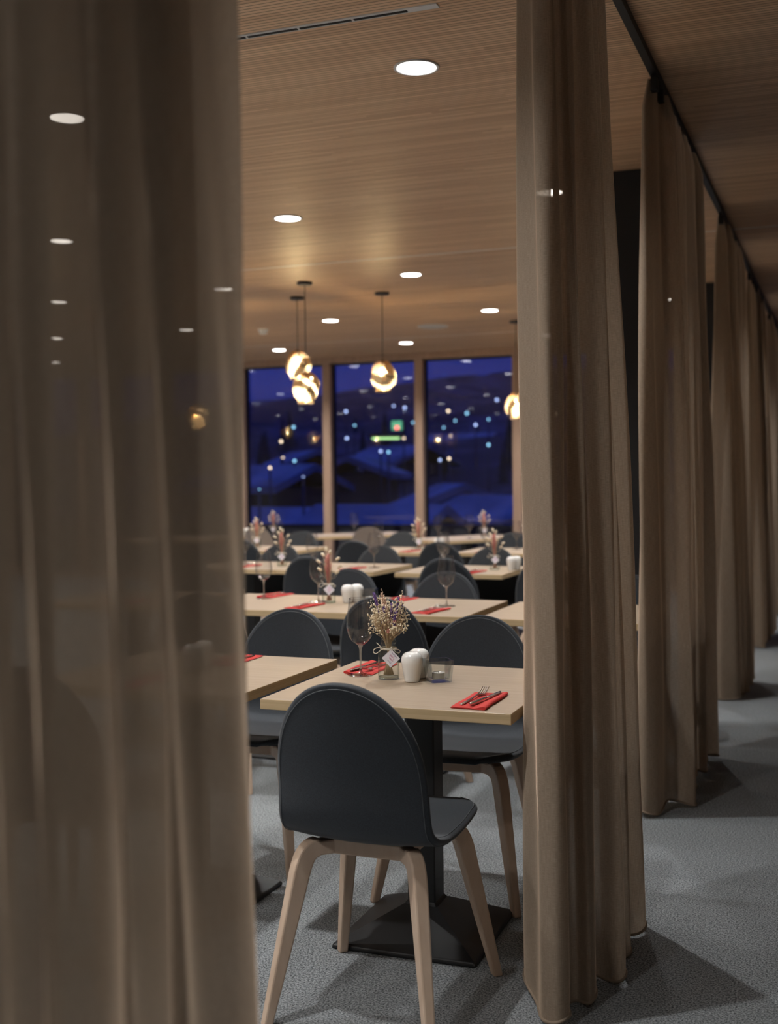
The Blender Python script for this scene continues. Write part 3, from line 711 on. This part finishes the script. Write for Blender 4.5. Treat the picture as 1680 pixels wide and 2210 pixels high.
def make_jar():
    r = empty('glass_jar')
    sq = lambda a: 1/((abs(math.cos(a))**5+abs(math.sin(a))**5)**(1/5))
    P = smoothpath([(.026, 0), (.0305, .0015), (.0320, .006), (.0322, .05), (.0322, .076), (.0300, .084), (.0245, .091), (.0225, .096), (.0225, .108), (.0240, .110), (.0243, .113), (.0225, .118), (.0225, .121)], 3)
    n = 40; vs = []
    for rad, z in P:
        k = min(1, max(0, (.088-z)/.01)); 
        for q in range(n):
            a = 2*PI*q/n; f = 1+(sq(a)-1)*k*.75; vs.append((rad*f*math.cos(a), rad*f*math.sin(a), z))
    fs = [(i*n+k, i*n+(k+1) % n, (i+1)*n+(k+1) % n, (i+1)*n+k) for i in range(len(P)-1) for k in range(n)]+[tuple(range(n-1, -1, -1))]
    body = MB().add(vs, fs, True).build('body', M['jar_glass'], r)
    MB().lathe([(.028, .0035), (.030, .008), (.0005, .0075)], 28).build('thick_bottom', M['jar_glass'], body)
    tw = MB(); 
    for k in range(3):
        tw.lathe([(.0238+.0014*math.cos(a), .0905+.0024*k+.0014*math.sin(a)) for a in [2*PI*i/6 for i in range(7)]], 28)
    bx, by, bz = -.018, -.014, .093
    tw.tube(smoothpath([(bx, by, bz), (-.030, -.012, .106), (-.036, -.010, .111)], 5), .0014, 6)
    tw.tube(smoothpath([(bx, by, bz), (-.030, -.016, .097), (-.043, -.016, .092), (-.045, -.016, .083), (-.038, -.017, .079), (-.030, -.018, .084), (bx, by-.004, bz)], 5), .0014, 6)
    tw.tube(smoothpath([(.015, -.018, .093), (.030, -.018, .091), (.036, -.016, .085), (.030, -.017, .080), (.02, -.02, .086), (.015, -.018, .093)], 5), .0014, 6)
    tw.build('twine_bow', M['twine'], r)
    # square gift card hanging on a corner
    cr_ = bpy.data.objects.new('gift_card', None)
    s = .0195
    card = MB().box(-s, -.0004, -s, s, .0004, s).build('gift_card', M['card'], r)
    card.location = (.008, -.040, .068); card.rotation_euler = (R(-8), R(48), R(0))
    def line(pts, m_, wd=.00045):
        MB().tube([(x, -.0007, z) for x, z in smoothpath(pts, 4)], wd, 4).build('handwriting', m_, card)
    w1 = [(-.012+.0017*i, .006+.0030*math.sin(i*2.1)+.001*math.sin(i*5)) for i in range(13)]
    w2 = [(-.006+.0015*i, -.002+.0028*math.sin(i*2.4+1)) for i in range(12)]
    line(w1, M['ink_pink']); line(w2, M['ink_pink'])
    line([(-.004, -.012), (.002, -.010), (.008, -.0125), (.010, -.009), (.006, -.007)], M['ink_purple'], .0003)
    line([(-.010, .015), (-.004, .013), (.001, .016), (.004, .012), (.008, .015), (.011, .011)], M['ink_purple'], .0005)
    # hole string
    MB().tube([(-.016, -.001, .016), (-.0195, .003, .0195), (-.024, .014, .024)], .0009, 5).build('string', M['twine'], card)
    return r
JAR = Proto(make_jar())
def stalk(rs, spread, h, z0=.012):
    a = rs.random()*2*PI; b = rs.random()**.6
    x1, y1 = spread*b*math.cos(a), spread*b*math.sin(a)
    a2 = a+PI+rs.uniform(-.6, .6); p0 = (.016*b*math.cos(a2), .016*b*math.sin(a2), z0)
    pm = (.012*b*math.cos(a), .012*b*math.sin(a), .112)
    return [p0, pm, (x1*.55, y1*.55, .112+(h-.112)*.5), (x1, y1, h)]
def make_bouquet():
    r = empty('dried_bouquet'); rs = random.Random(4)
    stems = MB(); buds = MB(); 
    for k in range(105):
        h = rs.uniform(.145, .258); spread = .032+.040*math.sin(PI*min(1, (h-.11)/.17))**.8
        P = stalk(rs, spread, h); stems.tube(smoothpath(P, 2), .0006, 4)
        tip = Vector(P[-1]); mid = Vector(P[2])
        for q in range(rs.randint(7, 11)):
            base = mid.lerp(tip, rs.uniform(.35, 1)); d = Vector((rs.gauss(0, 1), rs.gauss(0, 1), rs.gauss(.3, .8))).normalized()
            e = base + d*rs.uniform(.004, .013); stems.tube([base, e], .00035, 3); buds.ball(e, rs.uniform(.0017, .0033), n=5, m=4)
    s_ = stems.build('stems', M['straw'], r); s_['kind'] = 'stuff'
    b_ = buds.build('small_cream_blossoms', M['cream_bud'], r); b_['kind'] = 'stuff'
    for (x, y, z0, z1, rr_) in ((-.012, -.010, .185, .276, .0085), (.004, -.016, .150, .235, .007)):
        pl = MB()
        for q in range(110):
            t = rs.random(); c = Vector((x*(.4+.6*t)-.008*t, y, z0+(z1-z0)*t)); a = rs.random()*2*PI
            rad = rr_*math.sin(PI*(.12+.86*t))**.7
            d = Vector((math.cos(a), math.sin(a), 1.1)).normalized(); pl.ball(c+Vector((math.cos(a), math.sin(a), 0))*rad*.55, rad*.55, (.5, .5, 1.3), 5, 4, d)
        pl.build('plume', M['plume'], r)
    for (x, y, z0, z1) in ((.026, -.012, .185, .250), (-.010, -.026, .175, .225), (.018, -.028, .165, .205), (-.034, .0, .225, .262), (.010, -.022, .190, .232), (.034, .004, .20, .235)):
        lv = MB(); lv.tube([(x*.2, y*.2, .115), (x, y, z0)], .0007, 4)
        for q in range(26):
            t = q/26; a = q*2.4; lv.ball((x+x*.25*t+.0026*math.cos(a), y+.0026*math.sin(a), z0+(z1-z0)*t), .0030, (1, 1, 1.4), 5, 4)
        lv.build('lavender_spike', M['lavender'], r)
    for (x, y, z, rad) in ((.002, -.034, .150, .0085), (.020, -.030, .178, .0055), (.030, -.022, .195, .005)):
        ro = MB()
        for q in range(22):
            a = q*2.39996; d = (q/22)**.5; ro.ball((x+rad*.7*d*math.cos(a), y-.003+rad*.3*d*math.sin(a), z+rad*.7*d*math.sin(a)), rad*.32, (1, .5, 1), 6, 4)
        ro.build('pink_flower', M['rose'], r)
    return r
def make_bouquet2():
    r = empty('dried_bouquet'); rs = random.Random(12)
    stems = MB()
    for k in range(26):
        P = stalk(rs, .03, rs.uniform(.17, .235)); stems.tube(smoothpath(P, 2), .0009, 4)
    s_ = stems.build('stems', M['straw'], r); s_['kind'] = 'stuff'
    rd = MB()
    for k in range(34):
        P = stalk(rs, .022, rs.uniform(.16, .25)); rd.tube(smoothpath(P, 2), [.0008]*4+[.0022]*3, 5)
    rd.build('red_grasses', M['redstem'], r)['kind'] = 'stuff'
    for (x, y, z) in ((-.048, -.01, .205), (.045, 0, .215), (.055, .01, .175), (-.03, .02, .235), (.012, -.02, .25), (-.045, .0, .165), (.04, .02, .15), (-.01, .0, .262)):
        t = MB(); t.tube([(x*.15, y*.15, .115), (x*.7, y*.7, z-.03), (x, y, z-.01)], .0006, 4)
        t.ball((x, y, z), .0095, (.8, .8, 1.5), 10, 8, Vector((x*1.5, y, .05)).normalized())
        t.build('bunny_tail_head', M['cream_bud'], r)
    return r
BQ = Proto(make_bouquet()); BQ2 = Proto(make_bouquet2())
def make_napkin():
    r = empty('napkin'); a, b = .0475, .115
    # folded sheet: a flat stack with a rolled flap along the right long side
    prof = [(-a, .0004), (-a, .0030), (.010, .0036), (.020, .0045), (.030, .0075), (.040, .0100), (.0455, .0085), (.0475, .0050), (.0455, .0014), (.040, .0003)]
    P = smoothpath(prof, 3); vs = []; ny = 9
    for j in range(ny):
        y = -b+2*b*j/(ny-1)
        for x, z in P: vs.append((x+.0012*math.sin(y*40), y+.0015*math.sin(x*90), z*(1+.10*math.sin(y*30+x*40))+.0002))
    n = len(P); fs = [(j*n+i, j*n+i+1, (j+1)*n+i+1, (j+1)*n+i) for j in range(ny-1) for i in range(n-1)]
    fs += [(j*n+n-1, j*n, (j+1)*n, (j+1)*n+n-1) for j in range(ny-1)]
    fs += [tuple(range(n-1, -1, -1)), tuple((ny-1)*n+i for i in range(n))]
    MB().add(vs, fs, True).build('folded_sheet', M['red'], r, weld=True, smooth=False)
    MB().box(-a+.001, -b+.003, .0036, .008, b-.006, .0044).build('top_fold', M['red'], r, bevel=.0003)
    return r
NP = Proto(make_napkin())
def strip(mb, secs):
    """secs: (y, half width, z centre, half thickness, x offset)"""
    vs = []
    for y, hw_, z, ht, x in secs: vs += [(x-hw_, y, z-ht*.3), (x-hw_*.6, y, z-ht), (x+hw_*.6, y, z-ht), (x+hw_, y, z-ht*.3), (x+hw_*.7, y, z+ht), (x-hw_*.7, y, z+ht)]
    n = len(secs)
    fs = [(i*6+k, i*6+(k+1) % 6, (i+1)*6+(k+1) % 6, (i+1)*6+k) for i in range(n-1) for k in range(6)] + [(5, 4, 3, 2, 1, 0), tuple((n-1)*6+k for k in range(6))]
    mb.add(vs, fs, True)
def make_fork():
    r = empty('fork'); m_ = MB()
    strip(m_, [(-.098, .0030, .0015, .0012, 0), (-.095, .0055, .0015, .0016, 0), (-.05, .0042, .0020, .0015, 0), (0, .0028, .0040, .0015, 0), (.030, .0026, .0065, .0014, 0), (.042, .0060, .0050, .0011, 0), (.052, .0100, .0034, .0010, 0), (.060, .0105, .0036, .0009, 0)])
    m_.build('handle', M['steel'], r)
    for k in range(4):
        t = MB(); x = (-1.5+k)*.0058
        strip(t, [(.058, .0021, .0036, .0009, x), (.075, .0017, .0062, .0008, x), (.092, .0013, .0125, .0007, x*1.02), (.100, .0007, .0170, .0004, x*1.02)])
        t.build('tine', M['steel'], r)
    return r
def make_knife():
    r = empty('knife'); m_ = MB()
    strip(m_, [(-.105, .0035, .0028, .0022, 0), (-.102, .0058, .0030, .0030, 0), (-.06, .0050, .0030, .0028, 0), (-.02, .0040, .0032, .0024, 0), (-.004, .0042, .0034, .0020, 0)]); m_.build('handle', M['steel'], r)
    b = MB(); strip(b, [(-.006, .0040, .0034, .0010, 0), (.01, .0075, .0034, .0008, .001), (.06, .0085, .0036, .0007, .001), (.085, .0065, .0038, .0006, 0), (.098, .0012, .0040, .0004, -.003)]); b.build('blade', M['steel'], r); return r
FK = Proto(make_fork()); KN = Proto(make_knife())
Z = .7402
def rotd(x, y, deg): c, s = math.cos(R(deg)), math.sin(R(deg)); return x*c-y*s, x*s+y*c
def place(x, y, deg, where):
    """napkin with fork and knife; deg 0 points away from the camera"""
    NP.put((x, y, Z), R(deg), 'folded red paper napkin, ' + where, 'napkin', 'red napkins')
    a = rotd(-.022, .008, deg); FK.put((x+a[0], y+a[1], Z+.0055), R(deg-3), 'steel fork on the red napkin, ' + where, 'fork', 'forks on napkins')
    a = rotd(.014, .012, deg); KN.put((x+a[0], y+a[1], Z+.0075), R(deg-8), 'steel knife on the red napkin, ' + where, 'knife', 'knives on napkins')
def glass(x, y, where): GL.put((x, y, Z), 0, 'empty wine glass ' + where, 'wine glass', 'empty wine glasses')
def vase(x, y, rz, where, kind=1):
    JAR.put((x, y, Z), R(rz), 'clear glass jar with twine bow and card ' + where, 'vase', 'jars with bouquets')
    (BQ if kind == 1 else BQ2).put((x, y, Z), R(rz), ('cream and lavender dried bouquet ' if kind == 1 else 'dried bouquet of reddish grasses ') + where, 'dried flowers', 'dried bouquets')
def shakers(x, y, where, dx=-.002, dy=.075):
    SK.put((x, y, Z), 0, 'white ceramic shaker, nearer of the pair ' + where, 'shaker', 'white ceramic shakers')
    SK.put((x+dx, y+dy, Z), 0, 'white ceramic shaker, further of the pair ' + where, 'shaker', 'white ceramic shakers')
def candle(x, y, rz, where):
    TL_.put((x, y, Z), R(rz), 'square clear glass candle holder ' + where, 'candle holder', 'glass candle holders')
    TLC.put((x, y, Z+.0105), 0, 'white tealight in the glass holder ' + where, 'candle', 'tealights')
# front table
place(-.930, 3.075, 0, 'front table, near right corner')
place(-1.425, 3.50, 180, 'front table, far side behind the wine glass')
glass(-1.412, 3.385, 'on the front table, left of the bouquet')
vase(-1.303, 3.345, 20, 'on the front table')
shakers(-1.216, 3.315, 'on the front table', -.004, .072)
candle(-1.143, 3.345, 38, 'on the front table')
# front left table, seen through the curtain
place(-1.93, 3.52, 180, 'front left table, far side')
place(-2.0, 3.08, 0, 'front left table, near side')
glass(-2.13, 3.36, 'on the front left table behind the curtain')
shakers(-1.95, 3.28, 'on the front left table')
# second row
place(-1.775, 5.10, -8, 'second row, right table, near side')
glass(-1.775, 5.325, 'beyond the near napkin of the second row right table')
place(-2.09, 5.53, 172, 'second row, right table, far side')
place(-2.425, 5.13, -6, 'second row, left table, near side')
glass(-2.46, 5.36, 'in front of the reddish bouquet in the second row')
vase(-2.385, 5.32, 15, 'in the second row', 2)
shakers(-2.292, 5.34, 'in the second row', .03, .045)
candle(-2.20, 5.40, 10, 'in the second row')
place(-2.80, 5.56, 176, 'second row, left table, far side')
glass(-2.80, 5.43, 'at the far left of the second row table')
place(-3.35, 5.1, 0, 'second row, veiled table, near side')
glass(-3.45, 5.4, 'on the second row table veiled by the curtain')
glass(-1.02, 5.30, 'in the slit between the two tall curtains')
place(-1.09, 5.08, -5, 'second row, table between tall curtains')
# third row
glass(-2.50, 7.45, 'on the third row table right of centre')
place(-2.24, 7.27, -6, 'third row, right table, near side')
vase(-2.17, 7.52, 10, 'in the third row at right', 2)
shakers(-2.05, 7.50, 'in the third row at right', .02, .05)
glass(-2.60, 7.72, 'on the third row right table, far side')
place(-3.12, 7.36, -6, 'third row, middle table, near side')
glass(-3.02, 7.50, 'on the third row middle table, right of its napkin')
glass(-3.42, 7.36, 'on the third row middle table, left side')
place(-3.55, 7.70, 174, 'third row, middle table, far side')
vase(-3.72, 7.50, 10, 'in the third row at left', 2)
place(-3.95, 7.42, -6, 'third row, left table, near side')
glass(-4.10, 7.66, 'on the third row left table beside the curtain')
# fourth row
glass(-3.72, 9.35, 'on the small fourth row centre table')
vase(-3.42, 9.52, 10, 'on the small fourth row centre table', 2)
place(-3.40, 9.25, -6, 'fourth row, centre table')
shakers(-3.28, 9.62, 'on the fourth row centre table')
glass(-2.80, 9.42, 'on the small fourth row right table, left side')
place(-2.75, 9.26, -6, 'fourth row, right table')
vase(-2.47, 9.60, 10, 'on the fourth row right table', 2)
glass(-2.60, 9.68, 'on the small fourth row right table, far side')
place(-4.62, 9.2, -6, 'fourth row, left table')
glass(-4.72, 9.45, 'on the small fourth row left table')
vase(-4.95, 9.48, 10, 'on the fourth row left table', 2)
# far tables
vase(-3.47, 11.65, 10, 'on the far table below the right window', 2)
glass(-3.75, 11.0, 'on the far table below the right window')
glass(-3.52, 11.3, 'next to the far vase below the right window')
glass(-5.0, 11.85, 'on the far table below the middle window')
vase(-5.85, 11.6, 10, 'on the far table below the left window', 2)
shakers(-6.05, 11.3, 'on the far table below the left window')
glass(-6.35, 11.1, 'on the far table below the left window')

# ------------------------------------------------------------------ outside at dusk
def hz(x, y):
    d = max(0, (y-60)/240)
    base = -4 + 26*d**.8
    prof = 1 + .35*math.sin(x*.012+1.3) + .12*math.sin(x*.05)
    n = noise.noise(Vector((x*.02, y*.02, 0)))*3*min(1, d*3) + noise.noise(Vector((x*.08, y*.08, 3)))*1.3*min(1, d*3)
    return (base+4)*prof - 4 + n if y > 60 else -4
vs = []; nx, ny = 90, 46
for j in range(ny):
    y = 20 + 340*(j/(ny-1))**1.5
    for i in range(nx):
        x = -330+440*i/(nx-1); vs.append((x, y, hz(x, y)))
fs = [(j*nx+i, j*nx+i+1, (j+1)*nx+i+1, (j+1)*nx+i) for j in range(ny-1) for i in range(nx-1)]
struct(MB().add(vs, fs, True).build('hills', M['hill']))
tr_ = MB(); tr_.box(-20, Y1+.2, -.6, 4, 17.4, -.15); tr_.box(-20, 17.3, -.15, 4, 17.5, .62); struct(tr_.build('terrace', M['dark_house']))
ORD = ['leftmost', 'second from left', 'third from left', 'fourth from left', 'fifth from left', 'sixth from left', 'seventh from left', 'eighth from left', 'ninth from left', 'tenth from left', 'eleventh from left', 'twelfth from left', 'thirteenth from left', 'fourteenth from left']
def house(x, y, z, w_, d, h, rz, label):
    w_ *= .45; d *= .5; h *= .6
    r = empty('house', (x, y, z), rz); tag(r, label, 'house', 'snow roofed houses at dusk')
    MB().box(-w_/2, -d/2, -3, w_/2, d/2, h).build('wall', M['dark_house'], r)
    o_ = .8; rh = w_*.2
    vs = [(-w_/2-o_, -d/2-o_, h-.3), (0, -d/2-o_, h+rh), (w_/2+o_, -d/2-o_, h-.3), (-w_/2-o_, d/2+o_, h-.3), (0, d/2+o_, h+rh), (w_/2+o_, d/2+o_, h-.3)]
    vs += [(a, b, c+.35) for a, b, c in vs]
    fs = [(0, 1, 4, 3), (1, 2, 5, 4), (6, 9, 10, 7), (7, 10, 11, 8), (0, 6, 7, 1), (1, 7, 8, 2), (3, 4, 10, 9), (4, 5, 11, 10), (0, 3, 9, 6), (2, 8, 11, 5)]
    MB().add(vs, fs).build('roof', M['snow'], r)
    return r
def az(px): return yaw - math.atan((px-840)/2553.4)
def out(px, py, D):
    """a point D metres away that lies in that direction of the photo (used once, when laying out the town)"""
    d = vv + rr*((px-840)/2553.4) - u2*((py-1105)/2553.4); d /= math.hypot(d.x, d.y); return Vector((0, 0, 1.35)) + d*D
for (px, py, D, w_, d_, deg, lab) in (
    (570, 960, 62, 9, 12, 70, 'dark chalet with long snowy roof outside the left window, left half'),
    (655, 935, 85, 11, 12, 40, 'dark chalet with snowy roof outside the left window, right half'),
    (775, 950, 75, 9, 11, 10, 'gabled chalet with snowy roof outside the middle window'),
    (860, 925, 95, 12, 12, 60, 'snow roofed house uphill outside the middle window'),
    (975, 1000, 56, 8, 9, 30, 'low dark house with snowy roof outside the right window, left half'),
    (1090, 1020, 50, 8, 9, 55, 'snow roofed house outside the right window next to the tall curtain'),
    (1000, 905, 120, 12, 12, 80, 'distant snow roofed house uphill outside the right window'),
    (820, 1030, 41, 8, 7, 85, 'low shed with snowy roof below the chalets outside the middle window'),
    (610, 1050, 54, 8, 6, 80, 'low shed with snowy roof outside the left window')):
    p = out(px, py, D); house(p.x, p.y, p.z-2.2-w_*.2, w_, d_, 3, R(deg), lab)
ftr = {}; taken = [(Vector((o_.location.x, o_.location.y)), 2.5) for o_ in col.objects if o_.name.startswith('house')]
for k, px in enumerate(sorted(rng.uniform(540, 1115) for _ in range(26))):
    D = rng.uniform(45, 150); p = out(px, 1031 - 20 - 75*(D/150)**.6 + rng.uniform(-14, 30), D)
    wn = 'left' if px < 700 else ('middle' if px < 905 else 'right')
    if any(math.hypot(p.x-q.x, p.y-q.y) < 3.2+r_ for q, r_ in taken): continue
    taken.append((p, 0))
    b = empty('fir_tree', (p.x, p.y, p.z-4)); ftr[wn] = ftr.get(wn, -1)+1; tag(b, 'dark fir tree, %s of those outside the %s window' % (ORD[ftr[wn]], wn), 'tree', 'dark firs outside the %s window' % wn)
    MB().tube([(0, 0, 0), (0, 0, 2.2)], .15, 6).build('trunk', M['dark_house'], b)
    cr2 = MB(); hh = rng.uniform(3.0, 5.5)
    for q in range(5):
        z0 = 1.2+hh*q/5.5; ra = (1-q/5.6)*hh*.24
        cr2.lathe([(ra, z0), (ra*.55, z0+hh*.13), (.04, z0+hh*.32)], 9, f=lambda a, q=q: 1+.15*math.sin(3*a+q))
    cr2.build('crown', M['fir'], b)
LM = [emitter('street_lamp_cool', (.35, .75, 1), 2.2), emitter('street_lamp_warm', (1, .75, .5), 3.2), emitter('street_lamp_white', (.5, .62, 1), 2.4), emitter('street_lamp_green', (.35, 1, .45), 3), emitter('lamp_red', (1, .12, .12), 3)]
names = {0: 'cool', 1: 'warm', 2: 'white', 3: 'green', 4: 'red'}
dots = [(634, 922, 90, 0), (636, 995, 60, 0), (583, 1010, 55, 1), (655, 1030, 50, 2), (766, 918, 90, 0), (892, 912, 95, 0), (839, 976, 62, 0), (822, 974, 70, 2),
        (1073, 863, 150, 2), (958, 923, 90, 0), (983, 908, 100, 0), (968, 887, 120, 1), (950, 993, 58, 2), (1055, 960, 75, 0), (1055, 905, 105, 0), (607, 953, 70, 1),
        (749, 946, 80, 2), (850, 876, 140, 2), (874, 880, 140, 2), (747, 888, 130, 2), (611, 988, 62, 1), (1008, 892, 125, 0), (1027, 917, 95, 2), (1105, 862, 150, 2), (903, 944, 80, 1), (872, 945, 80, 1), (560, 1057, 45, 0), (970, 990, 60, 1)]
slc = {}
for k, (px, py, D, c) in enumerate(sorted(dots)):
    p = out(px, py, D); wn = 'left' if px < 700 else ('middle' if px < 905 else 'right')
    z0 = hz(p.x, p.y)-.5 if p.y > 60 else -4
    r = empty('street_lamp', (p.x, p.y, z0))
    slc[(c, wn)] = slc.get((c, wn), -1)+1; tag(r, 'small %s street light, %s of its colour outside the %s window' % (names[c], ORD[slc[(c, wn)]], wn), 'street light', '%s street lights outside the %s window' % (names[c], wn))
    hgt = max(.6, p.z-z0)
    MB().tube([(0, 0, 0), (0, 0, hgt)], .05, 6).build('post', M['black'], r)
    MB().ball((0, 0, hgt), .0011*D*(1.0 if k % 3 else .75), (1, 1, 1), 12, 8).build('lamp_head', LM[c], r)
# lit green shop strip and sign
p = out(835, 946, 78); r = empty('lit_canopy', (p.x, p.y, p.z), az(835)); tag(r, 'long green lit canopy strip outside the middle window', 'lit canopy')
MB().box(-.95, -.1, -.06, .85, .1, .06).build('light_strip', emitter('canopy_glow', (.45, .8, .3), 1.6), r); MB().box(-1.2, 0, .08, 1.2, 1.5, .3).build('roof', M['dark_house'], r)
p = out(857, 920, 78); r = empty('lit_sign', (p.x, p.y, p.z), az(857)); tag(r, 'small green and red lit sign above the green canopy strip outside', 'lit sign')
MB().box(-.35, -.05, -.25, .35, .05, .35).build('green_panel', emitter('sign_green', (.15, .55, .3), .8), r); MB().box(-.12, -.09, -.22, .12, -.05, .02).build('red_panel', LM[4], r)
